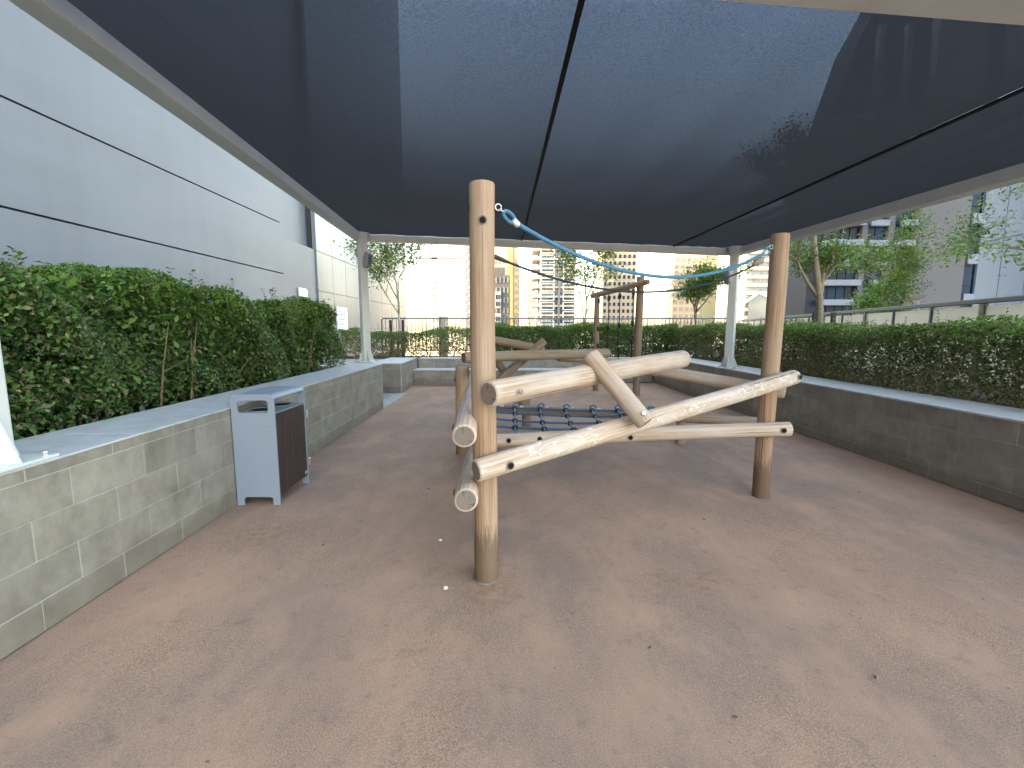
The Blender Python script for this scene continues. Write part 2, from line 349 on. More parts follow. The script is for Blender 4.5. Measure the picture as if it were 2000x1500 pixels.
wall_run('planter_wall', (4.27, 1.6), (3.93, 12.6), .745, .6, -1, 'long grey tiled planter wall on the right below the trimmed hedge', cr_, .49, (.1, .34), .64)
wall_run('planter_wall', (-2.56, 10.49), (-2.62, 12.6), .70, .7, 1, 'short tiled planter wall end block past the opening in the left wall', [(0, .165), (.165, .37), (.37, .577), (.577, .677)], .49, (.2, .44), .74, ends=(1, 0))
wall_run('planter_wall', (-2.6, 12.62), (3.93, 12.64), .675, .5, 1, 'pale tiled back planter wall behind the low bench ledge', [(.0, .205), (.205, .41), (.41, .652)], .6, (.15, .45), .54)
wall_run('bench_ledge', (-2.6, 11.98), (1.9, 12.0), .41, .6, 1, 'low tiled bench ledge at the far end of the play floor', [(0, .2), (.2, .388)], .6, (.3, .0), .625)['category'] = 'bench'
# soil beds and rear kerbs of the planters
pb = lambda *a: _tag(pbox(*a), kind='structure')
pb('soil_bed', -4.4, -2.95, .4, 8.2, .0, .76, 'soil'); pb('soil_bed', 4.75, 7.2, 1.2, 13.6, 0, .66, 'soil'); pb('soil_bed', -5.6, 4.8, 13.16, 14.9, 0, .60, 'soil')
pb('kerb', -4.62, -4.404, .4, 8.25, 0, .80, 'concrete'); pb('kerb', -4.4, -2.97, 8.204, 8.44, 0, .80, 'concrete'); pb('kerb', -5.6, -3.3, 10.5, 13.15, 0, .62, 'concrete')

# ---------------------------------------------------------------- building on the left
XB = -7.6
lb = empty('clad_building', (XB - 6, 4, 0), 'tall grey clad building along the left with an exit door and reflective end panels', 'building')
pbox('wall', XB - 14, XB - .12, -46, 15.35, -26, 92, 'joint_dark', lb); pbox('wall', XB - 14, XB - .4, 15.352, 18.048, -26, 92, 'joint_dark', lb); pbox('wall', XB - 14, XB - .12, 18.05, 33, -26, 92, 'joint_dark', lb)
zj = [.04, 1.67, 3.30, 4.93]
while zj[-1] < 69: zj.append(zj[-1] + 1.63)
for i in range(len(zj) - 1):
    z0, z1 = zj[i] + .018, zj[i + 1] - .018
    for a, b_ in ((-46, -8.01), (-7.99, 15.5)): pbox('cladding_panel', XB - .11, XB, a, b_, z0, z1, 'clad_grey', lb)
# plain bay round the door with a recess above it
nb_ = empty('sun_block_tower', (-46, 86, -26), 'unseen tower added behind the clad building to shade the glass tower', 'building'); pbox('tower_body', -62, -31, 62, 110, -26, 77, 'clad_grey', nb_); pbox('roof', -63, -30, 61, 111, 77, 78, 'clad_grey', nb_)  # unseen block, added to keep the sun off the glass tower
pbox('recess_wall', XB - .39, XB - .28, 15.36, 18.04, 4.52, 69, 'clad_grey', lb)
pbox('wall_bay', XB - .38, XB - .002, 15.503, 18.045, 2.44, 4.5, 'clad_grey', lb)
pbox('wall_bay', XB - .38, XB - .003, 15.503, 15.815, .04, 2.438, 'clad_grey', lb); pbox('wall_bay', XB - .38, XB - .003, 17.93, 18.044, .04, 2.438, 'clad_grey', lb)
dr = pbox('door', XB - .35, XB - .28, 15.82, 17.92, .0, 2.4, 'slate_metal', lb); pbox('door_head', XB - .28, XB - .01, 15.82, 17.92, 2.36, 2.43, 'black_plastic', dr)
pbox('handle', XB - .28, XB - .22, 16.8, 16.84, .9, 1.25, 'galv', dr)
# glossy end panels
ys = [18.06, 19.6, 21.1, 22.9, 24.9, 26.8, 28.8, 30.8, 33.0]; zp = [.04, 1.5, 2.95, 4.47]
while zp[-1] < 68: zp.append(zp[-1] + 3.0)
for a, b_ in zip(ys, ys[1:]):
    for z0, z1 in zip(zp, zp[1:]):
        if a == 18.06 and z0 < 2.4 and False: continue
        if a > 30 and 1.4 < z0 < 2: z1 = z1
        pbox('cladding_panel', XB - .1 + random.uniform(-.004, .004), XB + .06 + random.uniform(-.003, .003), a + .01, b_ - .01, z0 + .01, z1 - .01, 'clad_gloss', lb)
no = empty('wall_notice', (XB + .07, 20.4, 1.7), 'white paper notice in a thin frame on the glossy end panels', 'notice')
pbox('frame', XB + .066, XB + .085, 19.75, 21.05, 1.1, 2.42, 'ferrule', no); pbox('sheet', XB + .085, XB + .09, 19.8, 21.0, 1.15, 2.37, 'paper', no)
for i in range(9): pbox('printed_line', XB + .0902, XB + .0915, 19.9, 20.9 - random.uniform(0, .4), 2.2 - i * .11, 2.222 - i * .11, 'mid_grey', no)
ex = empty('exit_light', (XB + .02, 16.75, 2.75), 'small white emergency light on the wall above the dark door', 'light')
k = NT('lamp_lit'); k.p.inputs['Emission Color'].default_value = (.85, 1, .93, 1); k.p.inputs['Emission Strength'].default_value = .12; k.base((.85, .88, .86)); M['lamp_lit'] = k.fin(.4)
inst('housing', cbox(.05, .62, .36, .02, 'white_steel'), ex, Matrix.Translation((XB + .03, 16.75, 2.76)))
inst('lit_face', cbox(.05, .5, .25, .02, 'lamp_lit', 2), ex, Matrix.Translation((XB + .07, 16.75, 2.77)))
for dy in (-.1, .1): inst('pictogram', cbox(.012, .05, .12, .004, 'grey_wall'), ex, Matrix.Translation((XB + .096, 16.75 + dy, 2.82)))
ub = empty('utility_box', (XB + .2, 20.6, 0), 'small pale utility box at the foot of the glossy wall', 'box')
pbox('box', XB + .07, XB + .35, 19.9, 21.2, 0, .42, 'clad_gloss', ub); pbox('lid', XB + .065, XB + .38, 19.87, 21.23, .42, .46, 'mid_grey', ub)

# ---------------------------------------------------------------- shade canopy
can = empty('shade_canopy', (.8, 5.5, 0), 'large dark mesh shade canopy on white steel columns over the play frame', 'canopy')
cz = lambda x: 3.2 - .045 * (x + 2.9)
cor = {'fl': Vector((-2.50, 2.10)), 'bl': Vector((-3.01, 9.22)), 'br': Vector((4.28, 8.92)), 'fr': Vector((4.88, 2.42))}
def beam(a, b_, wd=.17, ht=.135, z_off=0):
    a, b_ = cor[a], cor[b_]; u = (b_ - a).normalized(); n_ = Vector((-u.y, u.x)) * wd / 2; V = []
    e0, e1 = a - u * .085, b_ + u * .085
    for dz in (0, ht):
        for p in (e0 - n_, e1 - n_, e1 + n_, e0 + n_): V.append((p.x, p.y, cz(p.x) + dz + z_off))
    bm = bmesh.new(); vs = [bm.verts.new(v) for v in V]
    for q in BF: bm.faces.new([vs[i] for i in q])
    bmesh.ops.recalc_face_normals(bm, faces=bm.faces[:]); bmesh.ops.bevel(bm, geom=bm.edges[:], offset=.01, segments=2, affect='EDGES')
    me = bpy.data.meshes.new('beam'); bm.to_mesh(me); bm.free(); me.materials.append(M['beam_steel'])
    me.transform(Matrix.Translation(-W[can].translation)); return inst('beam', me, can, W[can].copy())
beam('fl', 'bl'); beam('fr', 'br'); beam('bl', 'br', .15, .17, -.004); beam('fl', 'fr', .19, .15, -.003)
def P2(s, t):   # s across (0 left .. 1 right), t front..back
    a = cor['fl'].lerp(cor['fr'], s); b_ = cor['bl'].lerp(cor['br'], s); return a.lerp(b_, t)
seams = [(.01, .01), (.388, .438), (.79, .832), (.99, .99)]
for i in range(3):
    V, F = [], []; nx, ny = 14, 24
    for b_ in range(ny + 1):
        t = b_ / ny
        for a in range(nx + 1):
            s0 = seams[i][0] + (seams[i][1] - seams[i][0]) * t; s1 = seams[i + 1][0] + (seams[i + 1][1] - seams[i + 1][0]) * t
            s = s0 + (s1 - s0) * a / nx; p = P2(s, .012 + .976 * t)
            sag = -.035 * math.sin(math.pi * a / nx) * math.sin(math.pi * t) + .006 * math.sin(a * 1.9 + t * 3)
            V.append((p.x, p.y, cz(p.x) + .118 + sag))
    F = [(b_ * (nx + 1) + a, b_ * (nx + 1) + a + 1, (b_ + 1) * (nx + 1) + a + 1, (b_ + 1) * (nx + 1) + a) for b_ in range(ny) for a in range(nx)]
    put('fabric_panel', V, F, 'shade_mesh', can, smooth=True)
for i in (1, 2):
    V = []
    for t in (.013, .985):
        p = P2(seams[i][0] + (seams[i][1] - seams[i][0]) * t, t)
        for dx in (-.016, .016):
            for dz in (.098, .113): V.append((p.x + dx, p.y, cz(p.x) + dz))
    put('seam', V, [(0, 1, 3, 2), (4, 6, 7, 5), (0, 4, 5, 1), (2, 3, 7, 6), (0, 2, 6, 4), (1, 5, 7, 3)], 'black_plastic', can)
def column(key, zb, yaw):
    c_ = cor[key] + Vector({'bl': (.12, -.18), 'br': (-.12, -.19), 'fl': (0, 0), 'fr': (0, 0)}[key]); zt = cz(c_.x) + .085; m_ = Matrix.Translation((c_.x, c_.y, (zb + zt) / 2)) @ Matrix.Rotation(yaw, 4, 'Z')
    col = inst('column', cbox(.15, .15, zt - zb, .012, 'white_steel', 2), can, m_)
    T = lambda x, y, z: Matrix.Translation((c_.x, c_.y, 0)) @ Matrix.Rotation(yaw, 4, 'Z') @ Matrix.Translation((x, y, z))
    inst('base_plate', cbox(.36, .36, .016, .004, 'white_steel'), col, T(0, 0, zb + .008))
    for a in range(4):   # gussets
        g = Matrix.Translation((c_.x, c_.y, 0)) @ Matrix.Rotation(yaw + a * math.pi / 2, 4, 'Z') @ Matrix.Translation((.075, 0, zb + .016))
        V = [(0, -.006, 0), (.085, -.006, 0), (0, -.006, .24), (0, .006, 0), (.085, .006, 0), (0, .006, .24)]
        inst('gusset', mesh('gusset', V, [(0, 1, 2), (5, 4, 3), (0, 3, 4, 1), (1, 4, 5, 2), (2, 5, 3, 0)], 'white_steel'), col, g)
    for x in (-.14, .14):
        for y in (-.14, .14): inst('anchor_bolt', bolt_small, col, T(x, y, zb + .016))
    # cap: round flange with clamp plates where the beams meet
    inst('cap', disc_mesh('cap', .16, .032, 'white_steel'), col, T(0, 0, zt + .0))
    inst('collar', disc_mesh('collar', .115, .17, 'white_steel'), col, T(0, 0, zt - .11))
    for a in (0, 1):
        pl = inst('clamp_plate', cbox(.012, .13, .15, .004, 'white_steel'), col, Matrix.Translation((c_.x, c_.y, 0)) @ Matrix.Rotation(yaw - a * math.pi / 2, 4, 'Z') @ Matrix.Translation((.108, 0, zt - .03)))
bolt_small = disc_mesh('bolt', .016, .022, 'galv', n=6)
column('fl', .845, R(4)); column('bl', .845, R(38)); column('br', .745, R(-38)); column('fr', .745, R(4))
def floodlight(x, y, z, yaw, label):
    e = empty('flood_light', (x, y, z), label, 'light', 'lights on the canopy columns'); rot = Matrix.Translation((x, y, z)) @ Matrix.Rotation(yaw, 4, 'Z')
    inst('housing', cbox(.10, .16, .30, .035, 'lamp_grey', 3), e, rot @ Matrix.Rotation(R(8), 4, 'Y')); inst('bracket', cbox(.12, .05, .06, .006, 'lamp_grey'), e, rot @ Matrix.Translation((-.07, 0, .05)))
    inst('lens', cbox(.012, .12, .22, .005, 'glass_grey'), e, rot @ Matrix.Rotation(R(8), 4, 'Y') @ Matrix.Translation((.05, 0, 0)))
floodlight(-2.77, 8.97, 2.80, R(-20), 'grey flood light on the far left canopy column'); floodlight(4.02, 8.66, 2.47, R(190), 'grey flood light on the far right canopy column')

# ---------------------------------------------------------------- climbing frame of round logs
cf = empty('climbing_frame', (1.0, 5, 0), 'wooden log climbing frame with criss-crossed beams, blue rope and net', 'climbing frame')
A, B, D_, E_ = (-.161, 2.60), (2.246, 3.95), (2.80, 10.16), (2.02, 10.95)
pA = log('post', (*A, -.01), (*A, 2.287), .141, 'wood_post', cf, 1); pB = log('post', (*B, -.01), (*B, 2.284), .141, 'wood_post', cf, 2)
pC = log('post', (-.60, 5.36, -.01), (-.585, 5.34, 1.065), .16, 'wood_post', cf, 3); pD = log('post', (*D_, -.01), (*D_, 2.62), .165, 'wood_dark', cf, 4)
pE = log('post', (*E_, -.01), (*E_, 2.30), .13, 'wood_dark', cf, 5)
l1 = log('beam', (-.197, 2.424, .719), (2.436, 3.90, 1.089), .128, 'wood_scratched', cf, 6)
l3 = log('beam', (-.121, 2.36, 1.162), (1.536, 4.10, 1.224), .142, 'wood_log', cf, 7, .155)
lu = log('beam', (-.243, 2.30, .947), (-.428, 5.5, 1.035), .128, 'wood_log', cf, 8); ll = log('beam', (-.244, 2.30, .609), (-.43, 5.5, .16), .128, 'wood_log', cf, 9)
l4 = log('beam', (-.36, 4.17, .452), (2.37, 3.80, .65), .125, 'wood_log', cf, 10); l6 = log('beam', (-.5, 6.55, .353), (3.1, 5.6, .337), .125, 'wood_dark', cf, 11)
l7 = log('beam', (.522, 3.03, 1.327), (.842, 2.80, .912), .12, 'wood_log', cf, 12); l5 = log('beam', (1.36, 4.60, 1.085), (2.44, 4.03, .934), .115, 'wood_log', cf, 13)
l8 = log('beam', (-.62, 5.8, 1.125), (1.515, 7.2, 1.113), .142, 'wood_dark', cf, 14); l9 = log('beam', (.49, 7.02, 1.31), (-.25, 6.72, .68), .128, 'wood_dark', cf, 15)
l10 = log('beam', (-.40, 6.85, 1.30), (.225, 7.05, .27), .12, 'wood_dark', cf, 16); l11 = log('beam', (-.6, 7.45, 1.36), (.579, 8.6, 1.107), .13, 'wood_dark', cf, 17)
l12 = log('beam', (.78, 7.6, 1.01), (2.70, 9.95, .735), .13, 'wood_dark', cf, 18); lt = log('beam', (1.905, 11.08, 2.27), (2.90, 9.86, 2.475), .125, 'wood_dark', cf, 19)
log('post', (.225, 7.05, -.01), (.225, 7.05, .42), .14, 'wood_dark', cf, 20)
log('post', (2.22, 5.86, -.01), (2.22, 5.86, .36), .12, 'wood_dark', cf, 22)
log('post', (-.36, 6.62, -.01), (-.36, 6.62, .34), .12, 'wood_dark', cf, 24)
# plugged bolt holes and dome bolts: name, host, world point, outward direction
plug = disc_mesh('bolt_plug', .0175, .006, 'black_plastic', .006); dome = disc_mesh('dome_bolt', .014, .012, 'galv'); washer = disc_mesh('washer', .024, .002, 'wood_end')
def surf(host, px, toward):
    """point on the log's skin nearest px, pushed out toward the given direction"""
    m_ = W[host]; l_ = m_.inverted() @ Vector(px); d = (m_.to_3x3().inverted() @ Vector(toward)); d.z = 0; d.normalize()
    r_ = max(math.hypot(v.co.x, v.co.y) for v in host.data.vertices) - .004
    p = m_ @ Vector((d.x * r_, d.y * r_, l_.z)); return frame(p, m_.to_3x3() @ d)
for host, p, d, me, nm in (
    (l1, (-.04, 2.51, .742), (.25, -1, .0), plug, 'bolt_plug'), (l1, (2.40, 3.88, 1.084), (.1, -1, .05), plug, 'bolt_plug'),
    (l3, (0, 2.46, 1.17), (.35, -1, -.05), dome, 'dome_bolt'), (l7, (.80, 2.78, .96), (.1, -1, .25), dome, 'dome_bolt'),
    (l4, (-.02, 4.12, .47), (0, -1, .1), plug, 'bolt_plug'), (l4, (.26, 4.08, .49), (0, -1, .15), plug, 'bolt_plug'), (l4, (1.05, 3.98, .55), (0, -1, -.1), plug, 'bolt_plug'), (l4, (2.29, 3.81, .645), (-.1, -1, .05), plug, 'bolt_plug'),
    (pA, (-.16, 2.53, 2.075), (.05, -1, 0), plug, 'bolt_plug'), (pA, (-.23, 2.6, 2.15), (-1, -.1, 0), plug, 'bolt_plug'),
    (lu, (-.25, 2.45, .95), (-1, -.2, .15), plug, 'bolt_plug'), (ll, (-.25, 2.45, .58), (-1, -.2, .1), plug, 'bolt_plug'), (pC, (-.6, 5.3, .9), (-1, -.3, 0), plug, 'bolt_plug'),
    (l8, (-.4, 5.95, 1.12), (.3, -1, 0), plug, 'bolt_plug'), (pD, (2.8, 10.1, .3), (.8, -1, 0), plug, 'bolt_plug')):
    f_ = surf(host, p, d)
    if me is plug: inst('washer', washer, host, f_)
    inst(nm, me, host, f_)
for c_, r_ in ((A, .079), (B, .078)):
    put('post_foot', [(c_[0] + r_ * math.cos(a) * (1 + .05 * math.sin(3 * a)), c_[1] + r_ * math.sin(a), z) for z in (-.004, .006) for a in np.linspace(0, 2 * math.pi, 24, endpoint=False)],
        [(i, (i + 1) % 24, 24 + (i + 1) % 24, 24 + i) for i in range(24)] + [tuple(range(24, 48))], 'foot_grout', cf)
# ropes
def catenary(p, q, sag, n=40):
    p, q = Vector(p), Vector(q); return [p.lerp(q, i / n) - Vector((0, 0, sag * 4 * (i / n) * (1 - i / n))) for i in range(n + 1)]
eA, eB = Vector((-.075, 2.585, 2.155)), Vector((2.155, 3.90, 2.17))
r1a, r1b = Vector((.02, 2.66, 2.09)), Vector((2.08, 3.85, 2.115))
rope = tube('hand_rope', catenary(r1a, r1b, .245), .0125, 'rope_blue', cf, 10)
for e, r_, u in ((eA, r1a, 1), (eB, r1b, -1)):
    torus('eye_bolt', e, (.3, -1, 0), .017, .0045, 'galv', rope); d = (r_ - e)
    torus('shackle', e + d * .22, (.5, -.3, 1), .016, .004, 'galv', rope, 1.4)
    nrm = Vector((.48, -.87, 0)); loop = []
    for i in range(25):
        t = math.pi * (-.92 + 1.84 * i / 24); base = e + d * .30
        loop.append(base + d * (.33 - .33 * math.cos(t)) + d.cross(nrm).normalized() * .022 * math.sin(t))
    tube('eye_splice', loop, .011, 'rope_blue', rope, 8)
    V, F, U = tubev([r_ - d.normalized() * .022, r_ - d.normalized() * .02, r_ + d.normalized() * .02, r_ + d.normalized() * .024], [.014, .019, .0185, .014], 12); put('ferrule', V, F, 'ferrule', rope, smooth=True)
rope2 = tube('balance_rope', catenary((-.10, 2.66, 1.905), (2.03, 3.86, 2.03), .215), .0075, 'rope_dark', cf, 8)
V, F, U = tubev([Vector((-.13, 2.645, 1.915))] + catenary((-.10, 2.66, 1.905), (2.03, 3.86, 2.03), .215, 80)[:4], [.012, .013, .013, .011, .007], 10); put('rope_end', V, F, 'dark_net', rope2, smooth=True)
V, F, U = tubev([(1.98, 3.835, 2.02), (2.02, 3.855, 2.042), (2.06, 3.87, 2.06), (2.085, 3.885, 2.075)], [.010, .030, .030, .012], 12); put('thimble', V, F, 'wood_dark', rope2, smooth=True)
tube('shackle', [(2.08, 3.88, 2.07), (2.12, 3.9, 2.10), (2.165, 3.92, 2.125)], .006, 'galv', rope2, 6)
# hanging climbing ropes under the high beam
for i, (s, zb) in enumerate(((.14, 1.0), (.33, .62), (.53, .62), (.76, .62))):
    p = Vector((1.905, 11.08, 2.27)).lerp(Vector((2.90, 9.86, 2.475)), s); p.z -= .06
    hr = tube('hanging_rope', [p, p + Vector((.004, 0, -.5)), p + Vector((-.004, 0, -1.0)), (p.x, p.y, zb)], .011, 'dark_net', cf, 6)
    for z in (p.z - .10, p.z - .75, p.z - 1.15):
        V, F, U = tubev([(p.x, p.y, z + .07), (p.x, p.y, z + .03), (p.x, p.y, z - .03), (p.x, p.y, z - .07)], [.012, .036, .036, .012], 8); put('knot', V, F, 'dark_net', hr, smooth=True)
# climbing net between the low beams
def netp(u, v):   # u: left..right, v: back..front
    bk = Vector((-.35 + 2.05 * u, 6.42 - .42 * u, .40)); ft = Vector((-.30 + 1.75 * u, 4.28 - .22 * u, .475 + .05 * u)); p = bk.lerp(ft, v)
    p.z -= .06 * math.sin(math.pi * v) * math.sin(math.pi * min(1, u * .8 + .1)) - .05 * max(0, u - .6); return p
nt0 = None
for v in (0.04, .22, .45, .70):
    o = tube('net_rope' if nt0 else 'climbing_net', [netp(u, v) for u in np.linspace(0, .98 - .1 * v, 22)], .0135, 'rope_net', nt0 or cf, 7); nt0 = nt0 or o
for u in (.05, .19, .36, .53, .70, .86):
    tube('net_rope', [netp(u, v) for v in np.linspace(-.02, .96, 14)], .0135, 'rope_net', nt0, 7)
kn = cbox(.06, .06, .055, .014, 'dark_net', 2)
for u in (.05, .19, .36, .53, .70, .86):
    for v in (.04, .22, .45, .70): inst('net_clamp', kn, nt0, Matrix.Translation(netp(u, v)) @ Matrix.Rotation(random.uniform(-.4, .4), 4, 'Z'))
    p = netp(u, -.02); torus('net_loop', p + Vector((.02, .0, .015)), (.2, -1, .3), .032, .010, 'rope_net', nt0, 1.3); inst('net_ferrule', cbox(.055, .024, .024, .008, 'ferrule', 2), nt0, Matrix.Translation(p + Vector((.10, -.03, .0))))
    torus('net_shackle', p + Vector((0, .03, .03)), (1, 0, 0), .022, .004, 'galv', nt0)
tube('net_rope', [netp(.86, .2), (1.45, 5.55, .46), (1.62, 5.2, .52)], .013, 'rope_net', nt0, 7)
for i in range(3): torus('net_loop', Vector((1.56 + i * .03, 5.15 + .04 * i, .51 + .02 * i)), (.4, -1, .2 * i), .045, .012, 'rope_net', nt0, 1.2)
for (x, y, z) in ((1.33, 6.4, .92), (1.72, 6.6, 1.02)): torus('chain_loop', Vector((x, y, z - .12)), (.3, -1, 0), .06, .005, 'galv', cf, .7)
inst('chain_bracket', cbox(.07, .05, .05, .01, 'black_plastic'), cf, Matrix.Translation((1.28, 6.4, .93)))

# ---------------------------------------------------------------- litter bin
bn = empty('litter_bin', (-2.16, 4.0, 0), 'pale grey metal litter bin with dark slatted side by the left wall', 'litter bin')
bx0, bx1, by0, by1, bh = -2.342, -1.978, 3.74, 4.30, .955
def bin_frame(y0, y1):
    """end plate: feet, lettered slot opening and rounded shoulders cut from one sheet"""
    xa, xb = bx0, bx1; bm = bmesh.new()
    def arc(cx, cz_, r_, a0, a1, n=6): return [(cx + r_ * math.cos(R(a0 + (a1 - a0) * i / n)), cz_ + r_ * math.sin(R(a0 + (a1 - a0) * i / n))) for i in range(n + 1)]
    out = [(xa, 0), (xa + .058, 0)] + arc(xa + .08, .048, .022, 180, 90, 4) + arc(xb - .08, .048, .022, 90, 0, 4) + [(xb - .058, 0), (xb, 0)] + arc(xb - .05, bh - .05, .05, 0, 90) + arc(xa + .05, bh - .05, .05, 90, 180)
    hole = arc(xb - .075, .80 + .02, .02, -90, 0, 3) + arc(xb - .08, .905 - .025, .025, 0, 90, 3) + arc(xa + .08, .905 - .025, .025, 90, 180, 3) + arc(xa + .075, .82, .02, 180, 270, 3)
    ed = []
    for loop in (out, hole):
        vs = [bm.verts.new((p[0], y0, p[1])) for p in loop]; ed += [bm.edges.new((vs[i], vs[(i + 1) % len(vs)])) for i in range(len(vs))]
    bmesh.ops.triangle_fill(bm, edges=ed, use_beauty=True)
    r_ = bmesh.ops.extrude_face_region(bm, geom=bm.faces[:]); bmesh.ops.translate(bm, vec=(0, y1 - y0, 0), verts=[v for v in r_['geom'] if isinstance(v, bmesh.types.BMVert)])
    bmesh.ops.recalc_face_normals(bm, faces=bm.faces[:]); me = bpy.data.meshes.new('end_plate'); bm.to_mesh(me); bm.free(); me.materials.append(M['bin_steel'])
    me.transform(Matrix.Translation(-W[bn].translation)); return inst('end_plate', me, bn, W[bn].copy())
ep = bin_frame(by0, by0 + .012); bin_frame(by1 - .012, by1)
inst('lock', disc_mesh('lock', .012, .006, 'galv', .006), ep, frame(Vector((bx1 - .082, by0 - .001, .70)), (0, -1, 0)))
# rounded hood joining the end plates along the top
for xa, s in ((bx0, 1), (bx1, -1)):
    prof = [(xa + s * (.05 - .05 * math.cos(R(a))), bh - .05 + .05 * math.sin(R(a))) for a in range(20, 91, 10)] + [(xa + s * .085, bh)]
    V = [(p[0], y, p[1] - d) for y in (by0 + .0125, by1 - .0125) for d in (0, .010) for p in prof]; n_ = len(prof)
    F = [(i, i + 1, 2 * n_ + i + 1, 2 * n_ + i) for i in range(n_ - 1)] + [(n_ + i, 3 * n_ + i, 3 * n_ + i + 1, n_ + i + 1) for i in range(n_ - 1)] + [(0, 2 * n_, 3 * n_, n_), (n_ - 1, 2 * n_ - 1, 4 * n_ - 1, 3 * n_ - 1)]
    put('hood_rail', V, F, 'bin_steel', bn, smooth=False)
pbox('hood_top', bx0 + .085, bx1 - .085, by0 + .0125, by1 - .0125, bh - .010, bh - .001, 'bin_steel', bn)
pbox('bin_body', bx0 + .03, bx1 - .03, by0 + .013, by1 - .013, .075, .77, 'bin_lid', bn)
lidp = pbox('top_panel', bx0 + .012, bx1 - .012, by0 + .013, by1 - .013, .772, .795, 'bin_steel', bn)
for yy in (by0 + .155, by1 - .155):
    inst('throw_hole', disc_mesh('throw_hole', .105, .004, 'black_plastic', 0, 32), lidp, Matrix.Translation((-2.16, yy, .795)))
    torus('hole_rim', Vector((-2.16, yy, .799)), (0, 0, 1), .108, .007, 'bin_lid', lidp, 1, 32)
for xs, s in ((bx1 - .012, 1), (bx0 + .012, -1)):
    for i in range(4):
        wv = (by1 - by0 - .03) / 4; sl_ = inst('slat', cbox(.016, wv - .008, .70, .003, 'plank'), bn, Matrix.Translation((xs, by0 + .015 + wv * (i + .5), .435)))
        if i == 3 and s == 1: inst('maker_plate', cbox(.003, .045, .03, .001, 'galv'), sl_, Matrix.Translation((xs + .0095, by1 - .05, .125)))
for z in (.22, .68): inst('hinge', cbox(.02, .03, .07, .005, 'galv'), bn, Matrix.Translation((bx1 + .008, by1 + .004, z)))

# ---------------------------------------------------------------- foliage
def leaves(name, P, Nn, size, mats, midx, parent, elong=2.0, stuff=False):
    """one folded kite per leaf at points P with facing Nn"""
    n = len(P); Nn = Nn / np.linalg.norm(Nn, axis=1, keepdims=True); t = rng.normal(size=(n, 3)); t -= (t * Nn).sum(1, keepdims=True) * Nn; t /= np.linalg.norm(t, axis=1, keepdims=True)
    b_ = np.cross(Nn, t); s = size * rng.uniform(.65, 1.3, (n, 1)); wd = s / elong / 2 * rng.uniform(.8, 1.2, (n, 1))
    V = np.empty((n, 4, 3), np.float32); V[:, 0] = P - t * s * .5; V[:, 1] = P + b_ * wd + Nn * wd * .35 - t * s * .06; V[:, 2] = P + t * s * .5 - Nn * s * .12; V[:, 3] = P - b_ * wd + Nn * wd * .35 - t * s * .06
    o = np.array(W[parent].translation, np.float32); V -= o
    me = bpy.data.meshes.new(name); me.vertices.add(n * 4); me.vertices.foreach_set('co', V.ravel()); me.loops.add(n * 4); me.polygons.add(n)
    me.loops.foreach_set('vertex_index', np.arange(n * 4, dtype=np.int32)); me.polygons.foreach_set('loop_start', np.arange(0, n * 4, 4, dtype=np.int32))
    for m_ in mats: me.materials.append(M[m_])
    me.polygons.foreach_set('material_index', np.asarray(midx, dtype=np.int32)); me.update(calc_edges=True)
    ob = inst(name, me, parent, Matrix.Translation(W[parent].translation))
    if stuff: ob['kind'] = 'stuff'
    return ob
def bumps(x, z): return .05 * np.sin(x * 2.1 + 1) + .035 * np.sin(x * 5.3 + z * 4) + .03 * np.sin(z * 7 + x * 3.1) + .02 * np.sin(x * 11 + z * 9)
